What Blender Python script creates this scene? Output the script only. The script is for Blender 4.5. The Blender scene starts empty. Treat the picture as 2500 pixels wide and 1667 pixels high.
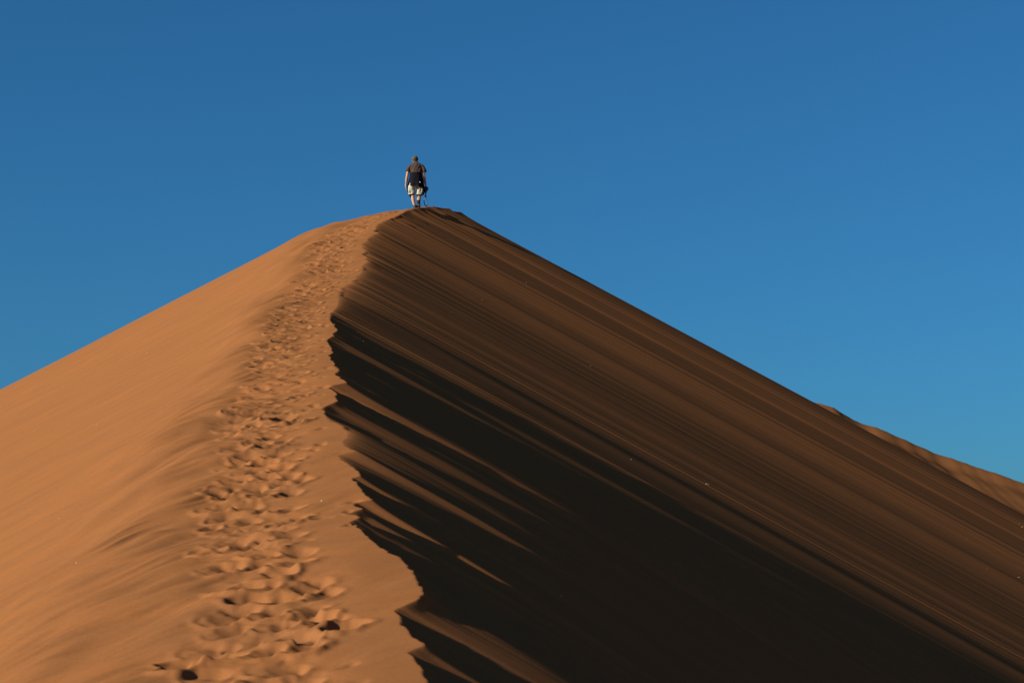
import bpy, bmesh, math, random
import numpy as np
from mathutils import Vector, Matrix, noise as mnoise
R = math.radians
random.seed(7); rng = np.random.default_rng(11)
scn = bpy.context.scene
col = scn.collection

# ------------------------------------------------------------------ camera, sky, sun, exposure
PITCH = 7.8
FPX = 4861.1                       # focal length in pixels of the 2500 px wide photograph (70 mm on 36 mm)
cam_d = bpy.data.cameras.new('camera'); cam = bpy.data.objects.new('camera', cam_d); col.objects.link(cam)
cam_d.lens = 70; cam_d.sensor_width = 36; cam_d.clip_end = 20000; cam_d.clip_start = 0.1
cam.location = (0, 0, 0); cam.rotation_euler = (R(90 + PITCH), 0, 0)
cam_d.dof.use_dof = True; cam_d.dof.focus_distance = 52; cam_d.dof.aperture_fstop = 4.0
scn.camera = cam

SUN_EL, SUN_A = 21.5, 28.0         # elevation; azimuth measured from due left (-X) towards behind the camera (-Y)
sd = Vector((-math.cos(R(SUN_EL)) * math.cos(R(SUN_A)), -math.cos(R(SUN_EL)) * math.sin(R(SUN_A)), math.sin(R(SUN_EL))))
w = bpy.data.worlds.new('World'); scn.world = w; w.use_nodes = True
nt = w.node_tree; nt.nodes.clear()
sky = nt.nodes.new('ShaderNodeTexSky'); sky.sky_type = 'NISHITA'; sky.sun_disc = False
sky.sun_elevation = R(SUN_EL); sky.sun_rotation = math.atan2(sd.x, sd.y)
sky.altitude = 600; sky.air_density = 1.0; sky.dust_density = 2.0; sky.ozone_density = 10.0
bg = nt.nodes.new('ShaderNodeBackground'); bg.inputs['Strength'].default_value = 0.0515
wo = nt.nodes.new('ShaderNodeOutputWorld')
tint = nt.nodes.new('ShaderNodeVectorMath'); tint.operation = 'MULTIPLY'; tint.inputs[1].default_value = (0.61, 1.10, 1.04)   # clear dry air
nt.links.new(sky.outputs[0], tint.inputs[0]); nt.links.new(tint.outputs[0], bg.inputs[0]); nt.links.new(bg.outputs[0], wo.inputs[0])
sl = bpy.data.lights.new('sun', 'SUN'); sl.energy = 5.0; sl.angle = R(0.5); sl.color = (1.0, 0.98, 0.91)
so = bpy.data.objects.new('sun', sl); col.objects.link(so); so.location = (-50, -30, 60)
so.rotation_euler = sd.to_track_quat('Z', 'Y').to_euler()
scn.view_settings.view_transform = 'Standard'; scn.view_settings.look = 'None'
scn.view_settings.exposure = 0.8; scn.view_settings.gamma = 1
scn.cycles.max_bounces = 6; scn.cycles.diffuse_bounces = 4

# ------------------------------------------------------------------ helpers
def tag(o, label=None, cat=None, group=None, kind=None):
    if label: o['label'] = label
    if cat: o['category'] = cat
    if group: o['group'] = group
    if kind: o['kind'] = kind
    return o

def mat(name, c, rough=0.9, spec=0.2, var=0.15, scale=20.0, bump=0.0, bscale=200.0, sheen=0.0):
    m = bpy.data.materials.new(name); m.use_nodes = True; n = m.node_tree.nodes; l = m.node_tree.links
    b = n['Principled BSDF']; b.inputs['Roughness'].default_value = rough
    b.inputs['Specular IOR Level'].default_value = spec
    tc = n.new('ShaderNodeTexCoord'); no = n.new('ShaderNodeTexNoise'); no.inputs['Scale'].default_value = scale
    no.inputs['Detail'].default_value = 5
    mx = n.new('ShaderNodeMix'); mx.data_type = 'RGBA'
    mx.inputs[6].default_value = (*[v * (1 - var) for v in c], 1); mx.inputs[7].default_value = (*[min(1, v * (1 + var)) for v in c], 1)
    l.new(tc.outputs['Object'], no.inputs['Vector']); l.new(no.outputs['Fac'], mx.inputs[0]); l.new(mx.outputs[2], b.inputs['Base Color'])
    if bump:
        n2 = n.new('ShaderNodeTexNoise'); n2.inputs['Scale'].default_value = bscale; n2.inputs['Detail'].default_value = 3
        bp = n.new('ShaderNodeBump'); bp.inputs['Distance'].default_value = bump; bp.inputs['Strength'].default_value = 1
        l.new(tc.outputs['Object'], n2.inputs['Vector']); l.new(n2.outputs['Fac'], bp.inputs['Height']); l.new(bp.outputs[0], b.inputs['Normal'])
    return m

def sstep(a, b, x):
    t = np.clip((x - a) / (b - a), 0, 1); return t * t * (3 - 2 * t)

TAB = rng.random((8, 512, 512)).astype(np.float32) * 2 - 1
def vn(x, y, k=0):
    xi = np.floor(x); yi = np.floor(y); fx = x - xi; fy = y - yi
    xi = xi.astype(np.int64); yi = yi.astype(np.int64); T = TAB[k % 8]
    fx = fx * fx * fx * (fx * (fx * 6 - 15) + 10); fy = fy * fy * fy * (fy * (fy * 6 - 15) + 10)
    x0 = xi % 512; x1 = (xi + 1) % 512; y0 = yi % 512; y1 = (yi + 1) % 512
    return (T[x0, y0] * (1 - fx) + T[x1, y0] * fx) * (1 - fy) + (T[x0, y1] * (1 - fx) + T[x1, y1] * fx) * fy
def fbm(x, y, o=4, k=0, g=0.5):
    s = 0; a = 1
    for i in range(o):
        s = s + a * vn(x * 2 ** i + 17.3 * i, y * 2 ** i + 9.1 * i, k + i); a *= g
    return s

def pchip(xk, yk, x):
    xk = np.array(xk, float); yk = np.array(yk, float); h = np.diff(xk); dl = np.diff(yk) / h
    m = np.zeros(len(xk)); m[0] = dl[0]; m[-1] = dl[-1]
    for i in range(1, len(xk) - 1):
        m[i] = 0 if dl[i - 1] * dl[i] <= 0 else (h[i - 1] + h[i]) / (h[i] / dl[i - 1] + h[i - 1] / dl[i]) * 1.0
    i = np.clip(np.searchsorted(xk, x) - 1, 0, len(xk) - 2); t = np.clip((x - xk[i]) / h[i], 0, 1); hh = h[i]
    return (2*t**3-3*t**2+1)*yk[i] + (t**3-2*t**2+t)*hh*m[i] + (-2*t**3+3*t**2)*yk[i+1] + (t**3-t**2)*hh*m[i+1]

def gsmooth(x, v, s):              # gaussian smoothing of samples on a uniform grid
    dx = x[1] - x[0]; n = int(4 * s / dx); kx = np.arange(-n, n + 1) * dx; kk = np.exp(-kx**2 / (2 * s * s)); kk /= kk.sum()
    return np.convolve(np.pad(v, n, mode='edge'), kk, mode='valid')

def grid_mesh(name, X, Y, Z, m, uvname=None):
    nr, nc = X.shape
    co = np.stack([X, Y, Z], -1).reshape(-1, 3).astype(np.float32)
    a = (np.arange(nr - 1)[:, None] * nc + np.arange(nc - 1)[None, :]).reshape(-1)
    q = np.stack([a, a + 1, a + nc + 1, a + nc], -1).astype(np.int32)
    me = bpy.data.meshes.new(name); me.vertices.add(len(co)); me.vertices.foreach_set('co', co.reshape(-1))
    me.loops.add(q.size); me.loops.foreach_set('vertex_index', q.reshape(-1)); me.polygons.add(len(q))
    me.polygons.foreach_set('loop_start', (np.arange(len(q)) * 4).astype(np.int32))
    me.update(calc_edges=True); me.polygons.foreach_set('use_smooth', np.ones(len(q), bool))
    me.materials.append(m); o = bpy.data.objects.new(name, me); col.objects.link(o)
    return o

# ------------------------------------------------------------------ sand
def sand_material(name, c1, c2):
    m = bpy.data.materials.new(name); m.use_nodes = True; n = m.node_tree.nodes; l = m.node_tree.links
    b = n['Principled BSDF']; b.inputs['Roughness'].default_value = 1.0; b.inputs['Specular IOR Level'].default_value = 0.0
    tc = n.new('ShaderNodeTexCoord')
    mp = n.new('ShaderNodeMapping'); mp.inputs['Scale'].default_value = (0.5, 2.2, 1.0)
    n1 = n.new('ShaderNodeTexNoise'); n1.inputs['Scale'].default_value = 1.0; n1.inputs['Detail'].default_value = 7; n1.inputs['Roughness'].default_value = 0.6
    n2 = n.new('ShaderNodeTexNoise'); n2.inputs['Scale'].default_value = 90; n2.inputs['Detail'].default_value = 2
    l.new(tc.outputs['Object'], mp.inputs[0]); l.new(mp.outputs[0], n1.inputs['Vector']); l.new(tc.outputs['Object'], n2.inputs['Vector'])
    r1 = n.new('ShaderNodeMapRange'); r1.inputs[1].default_value = 0.35; r1.inputs[2].default_value = 0.7
    l.new(n1.outputs['Fac'], r1.inputs[0])
    mx = n.new('ShaderNodeMix'); mx.data_type = 'RGBA'; mx.inputs[6].default_value = (*c1, 1); mx.inputs[7].default_value = (*c2, 1)
    l.new(r1.outputs[0], mx.inputs[0])
    r2 = n.new('ShaderNodeMapRange'); r2.inputs[1].default_value = 0.3; r2.inputs[2].default_value = 0.7; r2.inputs[3].default_value = 0.9; r2.inputs[4].default_value = 1.1
    l.new(n2.outputs['Fac'], r2.inputs[0])
    n3 = n.new('ShaderNodeTexNoise'); n3.inputs['Scale'].default_value = 22; n3.inputs['Detail'].default_value = 4; n3.inputs['Roughness'].default_value = 0.8
    l.new(tc.outputs['Object'], n3.inputs['Vector']); r3 = n.new('ShaderNodeMapRange'); r3.inputs[1].default_value = 0.3; r3.inputs[2].default_value = 0.7; r3.inputs[3].default_value = 0.93; r3.inputs[4].default_value = 1.07
    l.new(n3.outputs['Fac'], r3.inputs[0]); mm = n.new('ShaderNodeMath'); mm.operation = 'MULTIPLY'; l.new(r2.outputs[0], mm.inputs[0]); l.new(r3.outputs[0], mm.inputs[1])
    sc = n.new('ShaderNodeVectorMath'); sc.operation = 'SCALE'; l.new(mx.outputs[2], sc.inputs[0]); l.new(mm.outputs[0], sc.inputs['Scale'])
    l.new(sc.outputs[0], b.inputs['Base Color'])
    bp = n.new('ShaderNodeBump'); bp.inputs['Distance'].default_value = 0.0012; bp.inputs['Strength'].default_value = 0.6
    l.new(n2.outputs['Fac'], bp.inputs['Height']); l.new(bp.outputs[0], b.inputs['Normal'])
    return m
SAND = sand_material('orange_sand', (0.226, 0.0835, 0.0270), (0.193, 0.0755, 0.0275))

# crest height along the ridge (d = metres ahead of the camera)
ZK = [(-160, -40), (-110, -27), (-60, -13), (-20, -4.6), (0, -1.7), (5, -2.2), (9, -1.75), (12, -1.02), (14.2, -0.49), (16, -0.03), (21.7, 1.27), (27, 2.67), (32, 3.9), (38, 5.3), (45, 7.05),
      (50, 8.5), (54, 9.85), (58, 11.3), (61, 12.35), (64, 13.2), (66, 13.6), (69, 13.7), (74, 12.9), (85, 9.5), (110, 0), (150, -16), (210, -40)]
zc_f = lambda d: pchip([k[0] for k in ZK], [k[1] for k in ZK], d)
def proj(x, d, z):
    p = R(PITCH); dep = d * np.cos(p) + z * np.sin(p)
    return 1250 + FPX * x / dep, 833.5 - FPX * (z * np.cos(p) - d * np.sin(p)) / dep, FPX / dep
dd = np.arange(11.0, 66.2, 0.01); zz = zc_f(dd); _, pyk, ppm = proj(0 * dd, dd, zz)
# the crest: where it runs and how it is nicked (surveyed outline, turned into metres on the ridge)
CR = [(1090,1800),(1050,1690),(1045,1667),(1028,1628),(1010,1608),(993,1589),(1031,1576),(1003,1544),(977,1514),(976,1502),(963,1487),(990,1475),(1022,1465),
 (1030,1437),(1017,1409),(1000,1383),(979,1364),(947,1354),(918,1334),(890,1306),(872,1294),(862,1283),(853,1274),(880,1262),(867,1254),(839,1249),(885,1240),(867,1229),(863,1221),
 (914,1219),(895,1208),(879,1189),(857,1165),(885,1163),(858,1137),(840,1128),(827,1121),(829,1111),(866,1106),(850,1096),(834,1088),(850,1064),(830,1045),(806,1030),(792,1012),(787,994),(800,987),
 (824,982),(818,970),(822,962),(800,942),(845,937),(830,926),(815,913),(828,904),(811,884),(800,869),(813,862),(805,842),(797,832),(799,827),(814,823),(811,815),(822,809),(822,801),
 (812,790),(807,785),(805,772),(807,764),(820,752),(825,743),(826,720),(826,714),(840,700),(850,693),(870,675),(886,660),(889,640),(885,620),(889,616),(886,600),(882,593),(899,584),(911,577),(919,573),(916,560),(919,550),
 (929,545),(944,539),(963,531),(976,526),(983,520),(987,514),(1010,508)]
xk = []; dk = []
for px, py in CR[::1]:
    i = int(np.argmin(np.abs(pyk - py)))
    d = dd[i]
    if dk and d <= dk[-1] + 0.03: d = dk[-1] + 0.03
    dk.append(d); xk.append((px - 1250) / ppm[i])
dk = np.array(dk); xk = np.array(xk)
dk = np.concatenate([[-160, -60, -10, 0, 6], dk[dk > 11.5], [65.4, 67, 71, 85, 210]])
xk = np.concatenate([[6, 3, 0.6, 0.1, -0.2], xk[-(len(dk) - 10):], [-2.5, -1.88, -1.15, 0.2, 8]])
DU = np.arange(-160, 210, 0.01)
xc_raw = np.interp(DU, dk, xk)
xc_u = gsmooth(DU, xc_raw, 0.018)
far = sstep(44, 48, DU)
xc_u = xc_u + (0.02 + 0.06 * far) * fbm(DU / (0.12 + 0.2 * far), 0 * DU + 3.3, 3, 2) * (DU > 8) * (DU < 68)
xs_u = gsmooth(DU, xc_raw, 0.85)
jag_u = xc_u - xs_u
j1_u = gsmooth(DU, jag_u, 0.10); j2_u = gsmooth(DU, jag_u, 0.35)
F = lambda u: (lambda d: np.interp(d, DU, u))
xs_f, jag_f, j1_f, j2_f = F(xs_u), F(jag_u), F(j1_u), F(j2_u)

# rows (along the ridge) and columns (across it)
rows = [-160 + 6 * i for i in range(25)] + list(np.arange(-10, 8, 0.25)); d = 8.0
while d < 67.5: rows.append(d); d += 0.011 + 0.0006 * d
while d < 210: rows.append(d); d += 0.05 + (d - 67.5) * 0.05
rows = np.array(rows)
ql = list(np.arange(0, 3.5, 0.0145)); s = 0.0145
while ql[-1] < 75: s *= 1.06; ql.append(ql[-1] + s)
ql = np.array(ql)
qr = [0.0]; s = 0.010
while qr[-1] < 80: s = min(s * 1.022, 2.0); qr.append(qr[-1] + s)
qr = np.array(qr[1:])

W_K = [(-160, 4), (0, 2.0), (12, 2.5), (18, 2.75), (22, 2.3), (27, 2.1), (32, 1.85), (38, 1.7), (48, 1.8), (58, 2.0), (62, 2.5), (70, 2.8), (210, 4)]
W_f = lambda d: pchip([k[0] for k in W_K], [k[1] for k in W_K], d)
PATHK = [(8, 1.28), (13, 1.30), (16, 1.2), (22, 1.15), (27, 1.0), (36, 0.9), (45, 0.8), (54, 0.95), (60, 1.0), (64, 0.7), (70, 0.4)]
path_f = lambda d: pchip([k[0] for k in PATHK], [k[1] for k in PATHK], np.clip(d, 8, 70))
S1, S2 = 0.10, 0.525
def left_height(x, d):
    """surface left of the crest: a gently tilted top that rolls over into the windward flank"""
    u = xs_f(d) - x; W = W_f(d)
    topf = sstep(55, 62, d); s1 = S1 + 0.06 * topf
    a = 0.62 * W; b = 1.45 * W
    t = np.clip((u - a) / (b - a), 0, 1)
    z = zc_f(d) - s1 * u - (S2 - s1) * ((b - a) * (t**3 - t**4 / 2) + np.maximum(u - b, 0))
    top = sstep(2.0 * W, 1.2 * W, u)
    act = (1 - sstep(68, 75, d)) * sstep(2, 7, d)
    # broad waves
    z = z + 0.020 * fbm(x * 0.5, d * 0.55, 3, 1) * (0.3 + 0.7 * top) * act
    # wind ribs running across the ridge, strongest where it rolls over
    ribs = np.exp(-((u - 0.95 * W) / (0.42 * W))**2)
    ang = d + 0.6 * u + 0.18 * vn(x * 1.3, d * 0.8, 5)
    far_ = 1 + d / 60
    z = z + (0.082 * ribs + 0.014 * top) * fbm(x * 0.55, ang * 1.25 / far_, 3, 3, 0.5) * act
    z = z + (0.021 * ribs + 0.0035 * top) * fbm(x * 0.9, ang * 5.5 / far_, 3, 4, 0.5) * act
    z = z + (0.030 * ribs + 0.005 * top) * fbm(x * 0.8 + 7, ang * 2.7 / far_, 2, 1, 0.5) * act
    # faint lines on the open flank
    z = z + 0.0018 * (1 - top) * fbm(x * 0.35 + 3, ang * 2.4, 3, 6) * act
    return z

D = rows[:, None]
def MM(d): return pchip([-160, 8, 12, 17, 22, 30, 38, 45, 52, 58, 66, 210], [.60, .59, .572, .552, .54, .54, .542, .548, .552, .550, .543, .54], d)
# ---- left part
XL = xs_f(D) + jag_f(D) * np.exp(-ql[None, :] / 0.35) - ql[None, :]
DL = np.broadcast_to(D, XL.shape)
ZL = left_height(XL, DL)
U = xs_f(D) - XL; P = path_f(D)
onp = np.exp(-((U - P) / 0.62)**4)
act = ((1 - sstep(66, 70, DL)) * sstep(5, 8, DL))
# trampled ground
ch = 0.024 * fbm(XL * 2.0, DL * 2.6, 3, 2, 0.45) + 0.006 * np.abs(fbm(XL * 3.5 + 5, DL * 4.5, 2, 5, 0.5))
ZL = ZL + (ch - 0.03) * onp * act
ZB = ZL.copy()
# ---- footprints
def stamp(x0, d0, hl, hw, th, depth, soft, rim, blend):
    i0, i1 = np.searchsorted(rows, [d0 - hl * 2.4, d0 + hl * 2.4])
    if i1 - i0 < 3: return
    xs0 = float(xs_f(d0)); ucen = xs0 - x0
    j0 = max(0, int((ucen - 0.7) / 0.0145)); j1 = min(len(ql), int((ucen + 0.7) / 0.0145) + 1)
    if j1 - j0 < 3: return
    x = XL[i0:i1, j0:j1] - x0; y = DL[i0:i1, j0:j1] - d0
    wx = 0.022 * vn(XL[i0:i1, j0:j1] * 11, DL[i0:i1, j0:j1] * 11, 1); wy = 0.022 * vn(XL[i0:i1, j0:j1] * 11 + 40, DL[i0:i1, j0:j1] * 11, 3)
    c, sn = math.cos(th), math.sin(th)
    b = (x + wx) * c + (y + wy) * sn; a = -(x + wx) * sn + (y + wy) * c
    hwv = hw * (1 + 0.18 * a / hl)
    r = (np.abs(a / hl)**2.6 + np.abs(b / hwv)**2.6)**(1 / 2.6)
    z = ZL[i0:i1, j0:j1]
    ic = int(np.clip(np.searchsorted(rows, d0), 0, len(rows) - 1)); jc = int(np.clip(round(ucen / 0.0145), 0, len(ql) - 1))
    zb = 0.5 * ZB[ic, jc] + 0.5 * ZL[ic, jc]
    lat = float(ZB[ic, max(jc - 8, 0)] - ZB[ic, min(jc + 8, len(ql) - 1)]) / 0.232
    sl = float(zc_f(d0 + 0.3) - zc_f(d0 - 0.3)) / 0.6
    floor = zb - depth + a * sl * blend + 0.005 * vn(XL[i0:i1, j0:j1] * 14, DL[i0:i1, j0:j1] * 14, 6) + 0.03 * np.maximum(0, -a / hl) * 0.5
    if random.random() < 0.93: floor = floor + b * (random.uniform(-0.36, -0.18) + 0.4 * lat) + a * (random.uniform(0.12, 0.30) - blend * sl)
    else: floor = floor + b * 0.6 * lat - 0.012
    m = 1 - sstep(1 - soft, 1 + soft * .6, r)
    mound = rim * np.exp(-((r - 1.25) / 0.22)**2) * (0.55 - 0.55 * a / hl + 0.3 * np.sign(b) * np.sin(x0 * 37))
    z2 = z * (1 - m) + np.clip(floor, z - 0.07, z + 0.006) * m + mound * (1 - m)
    ZL[i0:i1, j0:j1] = z2
sc_ = lambda d: 1.0
prints = []
d = 11.4; k = 0
while d < 65:                      # walkers have used each other's steps: rows of prints side by side
    offs = [-0.38, -0.06, 0.26] if k % 2 else [-0.24, 0.08, 0.38]
    for off in offs:
        if random.random() < 0.86:
            prints.append((random.random(), d + random.gauss(0, 0.03), float(path_f(np.array(d))) + off + random.gauss(0, 0.035)))
    if random.random() < 0.3: prints.append((random.random(), d + random.uniform(.1, .3), float(path_f(np.array(d))) + random.uniform(-.7, .75)))
    d += random.uniform(0.40, 0.47); k += 1
prints.sort()
for _, d0, u in prints:
    fresh = random.random() ** 0.8
    x0 = float(xs_f(d0)) - u
    big = 1.15 if d0 < 26 else 1.0
    stamp(x0, d0, big * random.uniform(0.13, 0.17), big * random.uniform(0.135, 0.19), random.gauss(0, 0.16), 0.014 + 0.022 * fresh,
          random.uniform(0.07, 0.18) + 0.18 * (1 - fresh), 0.012 + 0.024 * fresh, random.uniform(0.1, 0.7))
for _ in range(70):                # lone prints and dents between the path and the edge
    d0 = random.uniform(12, 60); u = random.uniform(0.05, 0.6) + (0.2 if d0 < 20 else 0)
    stamp(float(xs_f(d0)) - u, d0, random.uniform(0.06, 0.15), random.uniform(0.04, 0.09), random.gauss(0, 0.6), random.uniform(0.008, 0.03), 0.45, 0.006, 0.9)
# big clear prints seen near the front
for px, py, hl, hw in ((740, 1408, .20, .13), (745, 1470, .19, .12), (745, 1528, .18, .12), (650, 1275, .2, .14), (520, 1170, .2, .13), (512, 1243, .2, .12)):
    i = int(np.argmin(np.abs(pyk - py))); stamp((px - 1250) / ppm[i], dd[i], hl * .8, hw, 0.1, 0.045, 0.2, 0.02, 0.3)

for ax, kn in ((0, [.02, .18, .6, .18, .02]), (1, [.04, .21, .5, .21, .04])):   # the wind has softened every edge a little
    Q = np.pad(ZL - ZB, [(2, 2) if a == ax else (0, 0) for a in (0, 1)], mode='edge')
    ZD = sum(k_ * (Q[i:i + ZL.shape[0], :] if ax == 0 else Q[:, i:i + ZL.shape[1]]) for i, k_ in enumerate(kn))
    ZL = ZB + ZD
# ---- slip face (right of the crest)
kf = np.interp(D, [12, 30, 42, 48], [.6, .75, .7, .2]); J0, J1, J2 = jag_f(D), j1_f(D) * kf, j2_f(D) * kf; wq = qr[None, :]
e = lambda L: np.exp(-wq / L)
XR = xs_f(D) + wq + J0 * e(0.45) + J1 * (e(1.6) - e(0.45)) + J2 * (e(9.0) - e(1.6))
DR = np.broadcast_to(D, XR.shape)
ztop = ZL[:, :1]
# rounded lip where the crest is soft, sharp elsewhere
lip = np.interp(rows, [0, 12, 22.9, 23.6, 25.0, 25.8, 26.6, 27.2, 42, 44, 48, 55, 60, 62, 70], [.03, .02, .02, .08, .14, .18, .15, .02, .02, .12, .2, .15, .08, .03, .03])[:, None]
m_ = MM(D)
prof = m_ * (np.sqrt((wq + 0)**2 + lip**2) - lip)
prof = prof + 0.035 * (1 - np.exp(-wq / 0.12)) * np.clip(1 - lip / 0.2, 0, 1)
# the near part of the face is gentler just under the crest and steepens gradually below
Lw = np.interp(rows, [8, 14, 20, 27, 33, 38, 43, 47], [0.9, 1.2, 1.7, 2.8, 5.5, 10, 16, 20])[:, None]
Kx = np.interp(rows, [8, 30, 36, 42, 48], [.13, .125, .09, .035, 0])[:, None]
t_ = np.clip((wq - 0.15 * Lw) / (1.6 * Lw), 0, 1)
prof = prof + Kx * (1.6 * Lw * (t_**3 - t_**4 / 2) + np.maximum(wq - 1.75 * Lw, 0))
for dc, sg, am in ((43.2, 0.8, 0.05), (45.6, 0.55, 0.035), (48.3, 1.0, 0.02)):
    prof = prof - am * np.exp(-((rows[:, None] + 0.03 * wq - dc) / sg)**2) * sstep(0.3, 4, wq)
ZR = ztop - prof
actR = (1 - sstep(68, 80, DR)) * sstep(2, 7, DR)
dw = DR + 0.10 * vn(wq * 0.25 + 0 * DR, DR * 0.4, 2) + 0.035 * wq
fade = lambda a, b: sstep(a, b, wq)
st = 0
st = st + 0.018 * fbm(dw / 4.2, wq * 0.02 + 0 * DR + 2.7, 2, 1) * fade(0.2, 5)
nearf = 1 - sstep(38, 46, DR)
st = st + (0.0028 + 0.012 * nearf) * fbm(dw / 1.1, wq * 0.05 + 0 * DR, 2, 4) * fade(0.1, 2.0)
st = st + (0.0013 + 0.0045 * nearf) * fbm(dw / 0.36, wq * 0.12 + 0 * DR, 3, 6, 0.45) * fade(0.03, 0.8)
dints = 0.05 * np.maximum(0, vn(dw / 0.75, wq * 0.10 + 0 * DR, 7) - 0.35) * (0.02 + 0.3 * nearf + 0.8 * np.exp(-wq / 4))
st = st - dints * sstep(0.0, 0.5, wq)
st = st - 0.045 * np.maximum(0, vn(dw / 0.38, wq * 0.2 + 0 * DR + 9, 3) - 0.2) * np.exp(-wq / (0.5 + 1.6 * np.abs(vn(dw / 0.9, 0 * wq + 4.4, 2)))) * sstep(0, 0.12, wq)
ZR = ZR + st * actR
# low far foot of the slope flattens out
X = np.concatenate([XL[:, ::-1], XR], 1); Z = np.concatenate([ZL[:, ::-1], ZR], 1); Y = np.broadcast_to(D, X.shape)
dune = tag(grid_mesh('dune', X, Y, Z, SAND), 'orange sand dune ridge with trampled footprint path on its crest', kind='structure')

def ground_at(x, d):
    """height of the finished dune surface at x, d"""
    i = int(np.clip(np.searchsorted(rows, d), 1, len(rows) - 1)); r = rows[i] - d; t = r / (rows[i] - rows[i - 1])
    g = lambda k: np.interp(x, X[k], Z[k])
    return float(g(i) * (1 - t) + g(i - 1) * t)
def hit(px, py):
    """the spot on the dune seen at this direction of the photograph"""
    p = R(PITCH); v = Vector(((px - 1250) / FPX, math.cos(p) - (833.5 - py) / FPX * math.sin(p) * -1 * -1, 0))
    up = (833.5 - py) / FPX
    v = Vector(((px - 1250) / FPX, math.cos(p) - up * math.sin(p), math.sin(p) + up * math.cos(p)))
    t = 9.0
    while t < 75:
        q = v * t
        if ground_at(q.x, q.y) > q.z: return q.x, q.y
        t += 0.03
    return None

# ------------------------------------------------------------------ dune behind on the right and the desert floor
gx = np.linspace(5, 260, 620)[None, :]; gt = np.concatenate([np.linspace(0, 60, 260), np.linspace(61, 150, 60)])[:, None]
YC = 175.0
cr = pchip([5, 30, 26 + 12, 45, 90, 180, 260], [38, 26.5, 23.2, 20.3, 5.0, -24, -40], gx)
# crest heights follow the skyline: from (1985,965) down to (2500,1180) and on
kx = []; kz = []
for px, py in ((1500, 830), (1700, 895), (1900, 958), (1985, 982), (2030, 993), (2060, 1008), (2100, 1028), (2140, 1040), (2200, 1068), (2260, 1095), (2300, 1108), (2350, 1124), (2400, 1143), (2450, 1162), (2500, 1179), (2700, 1262), (3100, 1440), (3900, 1800), (5200, 2300)):
    up = (833.5 - py) / FPX; p = R(PITCH); k = YC / (math.cos(p) - up * math.sin(p)); kx.append((px - 1250) / FPX * k); kz.append((math.sin(p) + up * math.cos(p)) * k)
cr = pchip(kx, kz, gx) + 0.15 * fbm(gx / 4.0, gx * 0 + 1.5, 5, 2, 0.6)
dep = gt
GY = YC - dep + 0 * gx; GX = gx + 0 * dep
GZ = cr - 0.27 * dep - 0.5 * sstep(0, 3, dep)
sa = GY + 0.15 * GX
GZ = GZ + (0.16 * fbm(sa / 7.0, GX * 0.015, 2, 3) + 0.012 * fbm(sa / 1.4, GX * 0.04, 2, 5)) * sstep(0, 6, dep)
GZ = np.maximum(GZ, -60)
back = np.linspace(1, 140, 40)[:, None]
BY = YC + back + 0 * gx; BX = gx + 0 * back; BZ = cr - 0.35 * back
tag(grid_mesh('far_dune', np.concatenate([GX[::-1], BX]), np.concatenate([GY[::-1], BY]), np.concatenate([GZ[::-1], BZ]), SAND), 'more distant dune slope showing low on the right of the ridge', kind='structure')
s = np.sign(np.linspace(-1, 1, 161)) * np.abs(np.linspace(-1, 1, 161))**2.2 * 9000
GX, GY = np.meshgrid(s, s)
rr = np.sqrt(GX**2 + GY**2)
GZ = -30 + 3 * fbm(GX / 90, GY / 90, 3, 1) + 60 * sstep(900, 5000, rr) * (0.4 + 0.6 * np.abs(fbm(GX / 1800, GY / 1800, 3, 2))) * 0.6
GZ = np.where(rr > 8000, -60, GZ)
tag(grid_mesh('desert_ground', GX, GY, GZ, sand_material('red_bounce_plain', (0.39, 0.10, 0.030), (0.33, 0.09, 0.030))), 'wide sandy desert floor around the dunes, reddened for warm bounce light', kind='structure')  # unseen sand plain, colour reddened to bounce warm light onto the shaded face

# ------------------------------------------------------------------ bits lying on the sand
PALE = mat('bleached_shell', (0.45, 0.38, 0.27), 0.8, 0.2, 0.1); STRAW = mat('dry_straw', (0.4, 0.33, 0.19), 0.7, 0.3, 0.2)
def pebble(px, py, size, label, cat='pebble', group='pale specks scattered on the sand'):
    h = hit(px, py)
    if not h: return
    x, d = h; bm = bmesh.new(); bmesh.ops.create_icosphere(bm, subdivisions=2, radius=size * (0.8 if px > 850 else 1))
    for v in bm.verts: v.co = v.co * (1 + 0.3 * mnoise.noise(v.co * 40 / max(size * 60, 1) + Vector((px, py, 0)))); v.co.z *= 0.6
    me = bpy.data.meshes.new('pebble'); bm.to_mesh(me); bm.free(); me.materials.append(PALE)
    for p in me.polygons: p.use_smooth = True
    o = bpy.data.objects.new('pebble', me); col.objects.link(o); o.location = (x, d, ground_at(x, d) + size * 0.25); o.rotation_euler = (0, 0, px)
    tag(o, label, cat, group)
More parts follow.
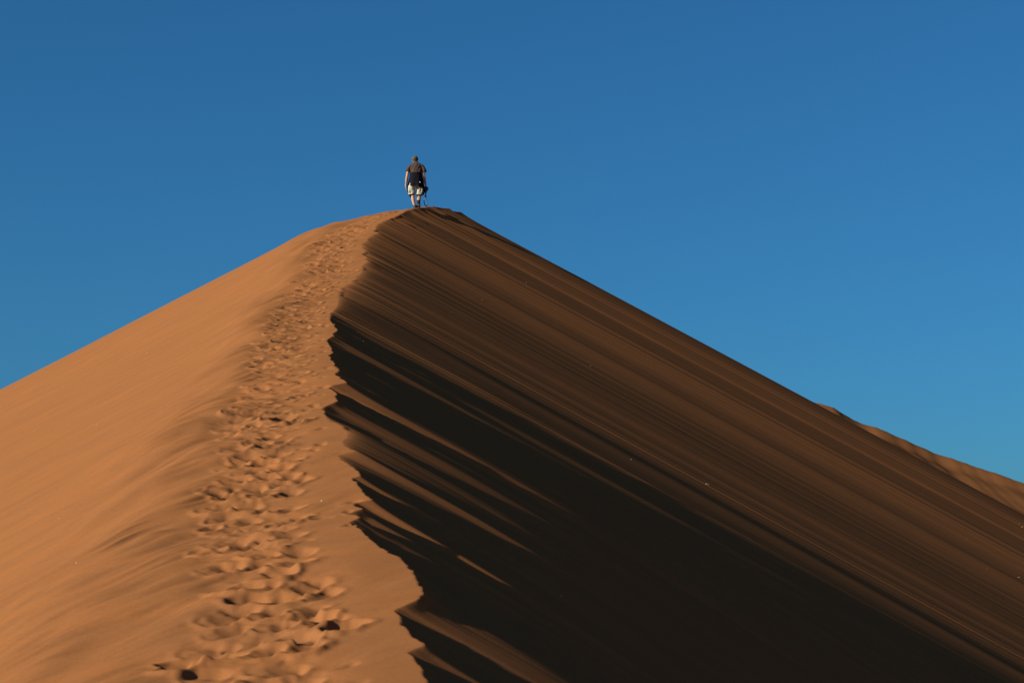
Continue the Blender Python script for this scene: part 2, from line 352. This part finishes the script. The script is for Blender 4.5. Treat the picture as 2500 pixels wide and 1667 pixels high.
for px, py, sz, lb in (
    (786, 1224, .012, 'round pale pebble between the footprints and the dark notched crest'),
    (145, 1266, .009, 'pale pebble lowest and leftmost on the smooth sunlit flank'),
    (261, 1016, .009, 'upper of two close pale specks on the middle of the smooth flank'),
    (236, 1039, .009, 'lower of two close pale specks on the middle of the smooth flank'),
    (187, 1375, .009, 'pale speck low on the flank beside the faint wind ribs'),
    (358, 862, .010, 'pale speck highest on the smooth flank near its skyline'),
    (887, 834, .012, 'white pebble in the dark hollow just below the notched crest'),
    (1179, 732, .014, 'small pale speck on the shaded face in a line of streaks below the summit'),
    (1285, 690, .013, 'pale speck highest on the brown shaded face'),
    (1442, 894, .016, 'pale stone midway down the brown shaded face'),
    (1541, 1122, .013, 'pale speck near the dark streaks in the centre of the shaded face'),
    (1369, 1457, .010, 'tiny grey speck alone on the blackest part of the shaded face'),
    (2411, 1387, .012, 'pale speck at lower right on the shaded face'),
    (2359, 1318, .010, 'faint pale speck on the right edge of the shaded face, left of the straw')):
    pebble(px, py, sz, lb)
def stalk(px, py, ln, ang, rad, label):
    h = hit(px, py)
    if not h: return
    x, d = h; bm = bmesh.new(); prev = None; N = 7; nx = (ground_at(x + .1, d) - ground_at(x - .1, d)) / .2
    for i in range(N + 1):
        t = i / N; a = ang + 0.5 * t
        c = Vector(((t - .5) * ln * math.cos(ang), (t - .5) * ln * math.sin(ang) * 0.4, abs(math.sin(ang)) * t * ln * 0.7 + nx * (t - .5) * ln * math.cos(ang) + 0.01 + 0.02 * math.sin(t * 3)))
        r = rad * (1 - 0.6 * t); ring = [bm.verts.new(c + Vector((r * math.cos(q) * math.sin(ang), r * math.cos(q) * math.cos(ang), r * math.sin(q)))) for q in (0, 1.257, 2.513, 3.77, 5.027)]
        if prev:
            for k in range(5): bm.faces.new((prev[k], prev[(k + 1) % 5], ring[(k + 1) % 5], ring[k]))
        else: bm.faces.new(ring[::-1])
        prev = ring
    bm.faces.new(prev); me = bpy.data.meshes.new('straw'); bm.to_mesh(me); bm.free(); me.materials.append(STRAW)
    for p in me.polygons: p.use_smooth = True
    o = bpy.data.objects.new('straw', me); col.objects.link(o); o.location = (x, d, ground_at(x, d)); tag(o, label, 'straw', 'dry straws lying on the sand')
stalk(2497, 1290, .16, 0.9, .008, 'bleached straw standing tilted at the right edge of the shaded face')
stalk(2489, 1281, .06, 0.8, .006, 'short pale straw just left of the tilted straw at the right edge')
stalk(1727, 1185, .09, 0.05, .007, 'short pale straw lying level in the middle of the dark face')
stalk(92, 1050, .12, 0.35, .004, 'thin pale straw lying on the sunlit flank at far left')
stalk(2488, 1411, .07, -0.2, .005, 'greenish straw lying along a streak at the lower right edge')

# ------------------------------------------------------------------ the walker
SKIN = mat('skin', (0.34, 0.17, 0.09), 0.6, 0.3, 0.08); HAIR = mat('hair', (0.075, 0.058, 0.033), 0.9, 0.2, 0.6, 60, 0.01, 90)
SHIRT = mat('brown_shirt', (0.055, 0.034, 0.023), 0.95, 0.1, 0.12, 30, 0.002, 120); NAVY = mat('navy_fleece', (0.007, 0.007, 0.011), 1.0, 0.05, 0.2, 30, 0.002, 150)
CREAM = mat('cream_cotton', (0.34, 0.325, 0.235), 0.95, 0.1, 0.06, 30, 0.002, 100); SOCK = mat('black_sock', (0.02, 0.02, 0.02), 1, 0.05, 0.2)
BOOT = mat('worn_boot', (0.036, 0.030, 0.022), 0.9, 0.2, 0.3, 30); SOLE = mat('boot_sole', (0.03, 0.025, 0.02), 0.9, 0.2, 0.3, 30)
BLACK = mat('black_plastic', (0.012, 0.012, 0.013), 0.45, 0.4, 0.2); GLASS = mat('lens_glass', (0.02, 0.02, 0.04), 0.08, 0.8, 0.1); WHITE = mat('white_plastic', (0.7, 0.7, 0.72), 0.5, 0.4, 0.05)
EYEM = mat('eye_white', (0.75, 0.73, 0.7), 0.3, 0.5, 0.05); LIPM = mat('lip', (0.4, 0.16, 0.13), 0.5, 0.3, 0.05); STITCH = mat('seam', (0.16, 0.13, 0.09), 0.9, 0.1, 0.1)

def emit(bm, name, m, parent=None, smooth=True):
    bmesh.ops.recalc_face_normals(bm, faces=bm.faces)
    me = bpy.data.meshes.new(name); bm.to_mesh(me); bm.free(); me.materials.append(m)
    if smooth:
        for p in me.polygons: p.use_smooth = True
    o = bpy.data.objects.new(name, me); col.objects.link(o)
    if parent: o.parent = parent
    return o
def loft(bm, rings, n=28, fold=0.0, nf=7, seed=0.0, cap0=True, cap1=True, sub=5, crease=None):
    """rings: (centre, rx, ry, axis) -> tube; folds are radial creases"""
    R_ = []
    rings = [(Vector(r[0]), r[1], r[2]) for r in rings]
    fine = []
    for i in range(len(rings) - 1):
        p0 = rings[max(i - 1, 0)]; p1 = rings[i]; p2 = rings[i + 1]; p3 = rings[min(i + 2, len(rings) - 1)]
        for k in range(sub):
            t = k / sub
            cr_ = lambda a, b, c, e_: 0.5 * ((2 * b) + (-a + c) * t + (2 * a - 5 * b + 4 * c - e_) * t * t + (-a + 3 * b - 3 * c + e_) * t**3)
            fine.append((Vector([cr_(p0[0][j], p1[0][j], p2[0][j], p3[0][j]) for j in range(3)]), cr_(p0[1], p1[1], p2[1], p3[1]), cr_(p0[2], p1[2], p2[2], p3[2])))
    fine.append(rings[-1])
    prev = None
    for i, (c, rx, ry) in enumerate(fine):
        a = fine[max(i - 1, 0)][0]; b = fine[min(i + 1, len(fine) - 1)][0]; ax = (b - a).normalized()
        xr = Vector((1, 0, 0)); xr = (xr - ax * xr.dot(ax)).normalized(); yr = ax.cross(xr)
        vs = []
        for k in range(n):
            q = 2 * math.pi * k / n
            f = 1 + fold * (math.sin(nf * q + seed + 3 * math.sin(i * .25)) * .6 + mnoise.noise(Vector((math.cos(q) * 2.2, math.sin(q) * 2.2, c.z * 7 + seed))) * 1.3)
            if crease: f += 0.20 * min(1, i / 6) * math.exp(-((math.remainder(q - crease, 2 * math.pi)) / .33)**2)
            vs.append(bm.verts.new(c + xr * rx * f * math.cos(q) + yr * ry * f * math.sin(q)))
        if prev:
            for k in range(n): bm.faces.new((prev[k], prev[(k + 1) % n], vs[(k + 1) % n], vs[k]))
        elif cap0: bm.faces.new(vs)
        prev = vs
    if cap1: bm.faces.new(prev)
    return bm
def ball(bm, c, r, seg=16):
    m = Matrix.Translation(c) @ Matrix.Diagonal((*r, 1)); bmesh.ops.create_uvsphere(bm, u_segments=seg, v_segments=seg // 2 + 2, radius=1, matrix=m)
def box(bm, c, s, rot=None, bev=0.004):
    m = Matrix.Translation(c) @ (rot.to_4x4() if rot else Matrix.Identity(4)) @ Matrix.Diagonal((*s, 1))
    g = bmesh.ops.create_cube(bm, size=1, matrix=m); ed = list({e_ for v in g['verts'] for e_ in v.link_edges})
    if bev: bmesh.ops.bevel(bm, geom=ed, offset=bev, segments=2, affect='EDGES')

PX, PY_ = (1020 - 1250) / 75.1, 64.1
PX = -3.16
walker = bpy.data.objects.new('person', None); col.objects.link(walker)
walker.scale = (1.06,) * 3; walker.location = (PX, PY_, ground_at(PX, PY_) - 0.02)
tag(walker, 'person in brown shirt, cream shorts and boots walking away along the dune summit', 'person')

# body: every limb a tapering tube, head, ears, nose and hands fused to one skin
bm = bmesh.new()
loft(bm, [((0, 0, .86), .15, .10), ((0, 0, .95), .165, .11), ((0, .0, 1.08), .145, .10), ((0, .02, 1.22), .165, .11), ((0, .03, 1.36), .185, .11), ((0, .05, 1.45), .12, .08), ((-.01, .07, 1.49), .06, .06)])
loft(bm, [((0, .04, 1.42), .075, .075), ((-.015, .08, 1.50), .058, .06), ((-.03, .125, 1.58), .055, .06)])
ball(bm, (-.035, .165, 1.625), (.076, .100, .100), 24)                     # skull, tipped forward
ball(bm, (-.04, .20, 1.59), (.06, .05, .075), 20)                        # face and jaw, looking down
ball(bm, (-.04, .262, 1.60), (.013, .022, .022), 10)                     # nose
for sx in (-1, 1): ball(bm, (-.04 + sx * .078, .145, 1.605), (.012, .02, .032), 10)
ARM = {-1: [(-.185, .03, 1.40), (-.235, .01, 1.27), (-.262, -.01, 1.12), (-.285, .01, .98), (-.305, .04, .84), (-.312, .05, .79)],
        1: [(.205, .03, 1.40), (.232, .015, 1.27), (.245, -.01, 1.11), (.270, .01, .98), (.297, .05, .86), (.305, .06, .82)]}
for s_, P_ in ARM.items():
    rr_ = [.055, .050, .042, .042, .029, .027]
    loft(bm, [(p, r, r * 0.95) for p, r in zip(P_, rr_)])
    wz = Vector(P_[-1])
    # palm, four curled fingers of different lengths, thumb from the side of the palm
    palm_end = wz + Vector((-s_ * 0.005, .012, -.095))
    loft(bm, [(wz, .022, .026), (wz + Vector((0, .006, -.03)), .017, .038), (wz + Vector((-s_ * .004, .010, -.07)), .016, .042), (palm_end, .013, .040)], n=16)
    for f_, (oy, ln) in enumerate(((.030, .070), (.010, .080), (-.010, .073), (-.028, .056))):
        b0 = palm_end + Vector((0, oy, .008)); curl = 0.35 if s_ < 0 else 0.8
        pts = [b0]; a_ = 0.15
        for seg_ in (.42, .32, .26):
            a_ += curl * (0.9 + 0.1 * f_); pts.append(pts[-1] + Vector((-s_ * math.sin(a_) * ln * seg_, .002, -math.cos(a_) * ln * seg_)))
        loft(bm, [(p, r, r) for p, r in zip(pts, (.0095, .009, .008, .006))], n=10, sub=3)
    t0 = wz + Vector((-s_ * .004, .028, -.025))
    loft(bm, [(t0, .012, .012), (t0 + Vector((-s_ * .006, .024, -.022)), .010, .010), (t0 + Vector((-s_ * .014, .032, -.050)), .008, .008)], n=10, sub=3)
LEG = {-1: [(-.085, .0, .88), (-.10, .02, .70), (-.095, .05, .50), (-.085, .02, .38), (-.06, .0, .26), (-.025, -.01, .12), (-.02, .0, .06)],
        1: [(.085, 0, .88), (.10, .06, .70), (.10, .09, .50), (.098, .03, .38), (.093, -.03, .28), (.088, -.10, .15), (.09, -.10, .10)]}
for s_, P_ in LEG.items():
    loft(bm, [(p, r, r) for p, r in zip(P_, (.088, .078, .054, .059, .050, .036, .034))])
bmesh.ops.recalc_face_normals(bm, faces=bm.faces)
body = emit(bm, 'body', SKIN, walker)
rm = body.modifiers.new('fuse', 'REMESH'); rm.mode = 'VOXEL'; rm.voxel_size = 0.0055; rm.use_smooth_shade = True
sm = body.modifiers.new('smooth', 'SMOOTH'); sm.factor = 0.5; sm.iterations = 3
dg = bpy.context.evaluated_depsgraph_get(); me2 = bpy.data.meshes.new_from_object(body.evaluated_get(dg)); body.modifiers.clear(); body.data = me2
for sx in (-1, 1):
    bm = bmesh.new(); ball(bm, (-.04 + sx * .028, .243, 1.612), (.011, .009, .010), 12); emit(bm, 'eye', EYEM, walker)
bm = bmesh.new(); ball(bm, (-.04, .247, 1.565), (.022, .008, .007), 12); emit(bm, 'mouth', LIPM, walker)
# hair
bm = bmesh.new(); bmesh.ops.create_icosphere(bm, subdivisions=5, radius=1)
for v in list(bm.verts):
    c = v.co.copy(); nz = mnoise.noise(c * 4.5) * .16 + mnoise.noise(c * 10) * .12 + mnoise.noise(c * 21) * .06
    k = 1 + nz; v.co = Vector((-.038 + c.x * .099 * k, .135 + c.y * .108 * k, 1.652 + c.z * .104 * k))
bmesh.ops.delete(bm, geom=[v for v in bm.verts if v.co.z < 1.60 + max(0, (v.co.y - .12)) * 1.1 - (.03 if v.co.y < .1 else 0)], context='VERTS')
hair = emit(bm, 'hair', HAIR, walker)
# shirt: torso and two short sleeves, a collar
bm = bmesh.new()
loft(bm, [((0, 0, 1.13), .172, .125), ((0, .0, 1.20), .182, .128), ((.003, .015, 1.30), .198, .13), ((.006, .03, 1.385), .205, .125), ((.006, .045, 1.44), .165, .105), ((0, .06, 1.485), .105, .085), ((-.008, .075, 1.53), .075, .075)], n=64, fold=.065, nf=11, seed=1.3, cap0=False, cap1=False)
for s_ in (-1, 1):
    xo = .006
    A = [(xo + s_ * .13, .035, 1.425), (xo + s_ * .190, .03, 1.375), (xo + s_ * .232, .015, 1.30), (xo + s_ * .262, .0, 1.215)]
    loft(bm, [(A[0], .06, .085), (A[1], .068, .085), (A[2], .068, .078), (A[3], .070, .074)], n=24, fold=.07, nf=4, seed=s_, cap0=True, cap1=False)
shirt = emit(bm, 'shirt', SHIRT, walker)
so_ = shirt.modifiers.new('thick', 'SOLIDIFY'); so_.thickness = .004
bm = bmesh.new(); loft(bm, [((-.012, .07, 1.505), .078, .078), ((-.018, .082, 1.545), .070, .074)], n=24, fold=.03, cap0=False, cap1=False, sub=3)
c_ = emit(bm, 'collar', SHIRT, shirt); c_.modifiers.new('thick', 'SOLIDIFY').thickness = .006
# shorts: two wide legs and seat, pockets on the outside
bm = bmesh.new()
loft(bm, [((0, .0, .80), .185, .135), ((0, 0, .90), .18, .135), ((0, 0, 1.0), .17, .125)], n=40, fold=.02, nf=5, cap0=True)
loft(bm, [((-.095, .01, .86), .105, .13), ((-.118, .015, .74), .112, .118), ((-.120, .03, .62), .112, .108), ((-.118, .035, .505), .112, .105)], n=40, fold=.05, nf=5, seed=2, crease=R(258), cap0=True, cap1=False)
loft(bm, [((.098, .02, .86), .105, .13), ((.118, .045, .74), .108, .118), ((.112, .06, .62), .104, .108), ((.108, .055, .49), .104, .105)], n=40, fold=.05, nf=5, seed=4, crease=R(285), cap0=True, cap1=False)
shorts = emit(bm, 'shorts', CREAM, walker); shorts.modifiers.new('thick', 'SOLIDIFY').thickness = .004
for s_ in (-1, 1):
    bm = bmesh.new(); box(bm, (s_ * .205, -.035 if s_ < 0 else 0.0, .63), (.03, .10, .16), Matrix.Rotation(R(-s_ * 20), 3, 'Z'), .008); emit(bm, 'pocket', CREAM, shorts)
# fleece tied round the waist
bm = bmesh.new()
loft(bm, [((0, .0, 1.08), .192, .150), ((0, .0, 1.13), .195, .152), ((0, .0, 1.18), .188, .145)], n=48, fold=.03, nf=6, seed=.4, cap0=False, cap1=False)
N = 44
rings = []
for i in range(13):
    t = i / 12; ring = []
    for k in range(N):
        q = math.pi + (k / (N - 1)) * math.pi * 1.0      # back half only, open at the front
        q = math.pi * 0.94 + (k / (N - 1)) * math.pi * 1.12
        fx = .196 + .028 * t; fy = .155 + .02 * t
        f = 1 + .05 * (.3 + t) * math.sin(6 * q + 1 + t) + .05 * mnoise.noise(Vector((q * 2, t * 2, 3)))
        hang = 1.10 - t * (.33 + .07 * max(0, math.cos(q)) + .02 * math.sin(5 * q)) 
        ring.append(bm.verts.new((fx * f * math.cos(q), fy * f * math.sin(q), hang)))
    rings.append(ring)
for i in range(12):
    for k in range(N - 1): bm.faces.new((rings[i][k], rings[i][k + 1], rings[i + 1][k + 1], rings[i + 1][k]))
fl = emit(bm, 'jacket', NAVY, walker); fl.modifiers.new('thick', 'SOLIDIFY').thickness = .008
tag(fl, 'dark navy jacket tied round the waist')
for s_, P_ in ((-1, [(-.15, .16, 1.12), (-.20, .13, .95), (-.235, .08, .75), (-.21, .05, .58), (-.150, .03, .42)]), (1, [(.14, .16, 1.12), (.19, .15, .95), (.215, .12, .75), (.235, .06, .62), (.232, .05, .50)])):
    bm = bmesh.new(); loft(bm, [(P_[0], .04, .03), (P_[1], .045, .035), (P_[2], .048, .035), (P_[3], .042, .03), (P_[4], .028, .022)], n=18, fold=.12, nf=3, seed=s_); emit(bm, 'sleeve', NAVY, fl)
bm = bmesh.new(); ball(bm, (.135, -.146, .862), (.012, .010, .014), 10); ball(bm, (.147, -.142, .850), (.008, .008, .009), 10); emit(bm, 'tag', WHITE, fl)
# socks and boots
for s_, an, sh, soc, kn in ((-1, (-.02, -.005, .10), (-.02, -.005, 0), .155, -6), (1, (.09, -.115, .14), (.09, -.10, .035), .30, -32)):
    bm = bmesh.new()
    if s_ < 0: loft(bm, [((-.022, 0, .09), .043, .046), ((-.026, -.005, .135), .042, .044), ((-.034, -.005, .165), .043, .045)], n=20, fold=.05, cap1=False)
    else: loft(bm, [((.088, -.095, .19), .050, .052), ((.091, -.065, .25), .053, .054), ((.094, -.045, .285), .056, .058)], n=20, fold=.05, cap1=False)
    sk = emit(bm, 'sock', SOCK, walker)
    b = bpy.data.objects.new('boot', None); bm = bmesh.new()
    # upper: heel counter, instep and toe in boot coordinates (toe +Y)
    loft(bm, [((0, -.055, .02), .040, .035), ((0, -.05, .05), .044, .05), ((0, -.03, .09), .046, .056), ((0, -.02, .135), .045, .052)], n=20, fold=.03, cap1=False)
    loft(bm, [((0, -.07, .045), .036, .03), ((0, -.01, .055), .044, .042), ((0, .06, .05), .047, .038), ((0, .13, .042), .048, .030), ((0, .185, .034), .030, .018)], n=20, fold=.02)
    up = emit(bm, 'boot', BOOT, walker)
    bm = bmesh.new()
    pts = [(-.045, -.085), (.045, -.085), (.052, -.04), (.044, .03), (.056, .11), (.045, .18), (0, .21), (-.045, .18), (-.056, .11), (-.044, .03), (-.052, -.04)]
    lo = [bm.verts.new((x, y, -.002)) for x, y in pts]; hi = [bm.verts.new((x * .95, y * .97, .026)) for x, y in pts]
    bm.faces.new(lo[::-1]); bm.faces.new(hi)
    for k in range(len(pts)): bm.faces.new((lo[k], lo[(k + 1) % 11], hi[(k + 1) % 11], hi[k]))
    for j in range(6): box(bm, (0, -.06 + j * .045, -.006), (.075, .02, .012), None, .002)
    sol = emit(bm, 'sole', SOLE, up, False)
    if s_ < 0: up.scale = (1.12, 1, 1.12); up.location = (-.02, .0, .0); up.rotation_euler = (R(-2), 0, R(4))
    else: up.scale = (1.15, 1, 1.15); up.location = (.09, -.075, .085); up.rotation_euler = (R(-30), 0, R(-3))
    if s_ > 0:
        bm = bmesh.new(); M_ = 16
        loft(bm, [((.062 + .022 * math.sin(k / M_ * 6.0), .0, .07 + .03 * math.cos(k / M_ * 6.0)), .0022, .0022) for k in range(M_ + 1)], n=6, sub=2); emit(bm, 'lace', SOLE, up)
    bpy.data.objects.remove(b)

# camera hanging from the right hand, with its strap
cm = bpy.data.objects.new('hand_camera', None); col.objects.link(cm)
cm.location = walker.location + Vector((.315, .07, .70)) * 1.06; cm.scale = (1.06,) * 3; cm.rotation_euler = (0, R(12), R(-25))
tag(cm, 'black camera with lens and dangling strap hanging from the right hand of the walker', 'camera')
bm = bmesh.new(); box(bm, (0, 0, 0), (.095, .15, .125), None, .016); box(bm, (-.005, .0, .062), (.05, .06, .035), None, .012); box(bm, (.01, .052, .0), (.08, .035, .105), None, .014)
cb = emit(bm, 'camera_body', BLACK, cm)
bm = bmesh.new(); loft(bm, [((.0, 0, -.04), .040, .040), ((0, 0, -.075), .042, .042), ((0, 0, -.12), .046, .046), ((0, 0, -.135), .044, .044)], n=24); le = emit(bm, 'lens', BLACK, cm)
bm = bmesh.new(); ball(bm, (0, 0, -.134), (.034, .034, .006), 16); emit(bm, 'glass', GLASS, le)
# strap: from the camera down in a long narrow loop (world-aligned so it hangs)
def ribbon(name, pts, wd, th, parent, m):
    bm = bmesh.new(); loft(bm, [(p, wd, th) for p in pts], n=10, sub=4); o = emit(bm, name, m, parent); return o
inv = cm.matrix_basis.inverted(); base = cm.location
S_ = [(.30, .06, .66), (.298, .06, .60), (.305, .06, .52), (.325, .06, .42), (.345, .06, .30), (.352, .06, .20), (.340, .06, .155), (.312, .06, .145), (.283, .06, .18), (.262, .06, .25), (.255, .06, .31), (.270, .06, .38), (.288, .06, .45), (.298, .06, .52)]
ribbon('strap', [inv @ (walker.location + 1.06 * Vector(p)) for p in S_], .014, .008, cm, BLACK)
bm = bmesh.new()
for z_ in (.60, .535, .47):
    bm = bmesh.new(); box(bm, inv @ (walker.location + 1.06 * Vector((.300 + (.6 - z_) * .04, .06, z_))), (.034, .020, .024), None, .003); emit(bm, 'buckle', BLACK, cm)
S2_ = [(.225, .04, 1.06), (.238, .05, .98), (.262, .055, .88), (.29, .06, .80), (.305, .06, .76)]
ribbon('neck_strap', [inv @ (walker.location + 1.06 * Vector(p)) for p in S2_], .010, .004, cm, BLACK)
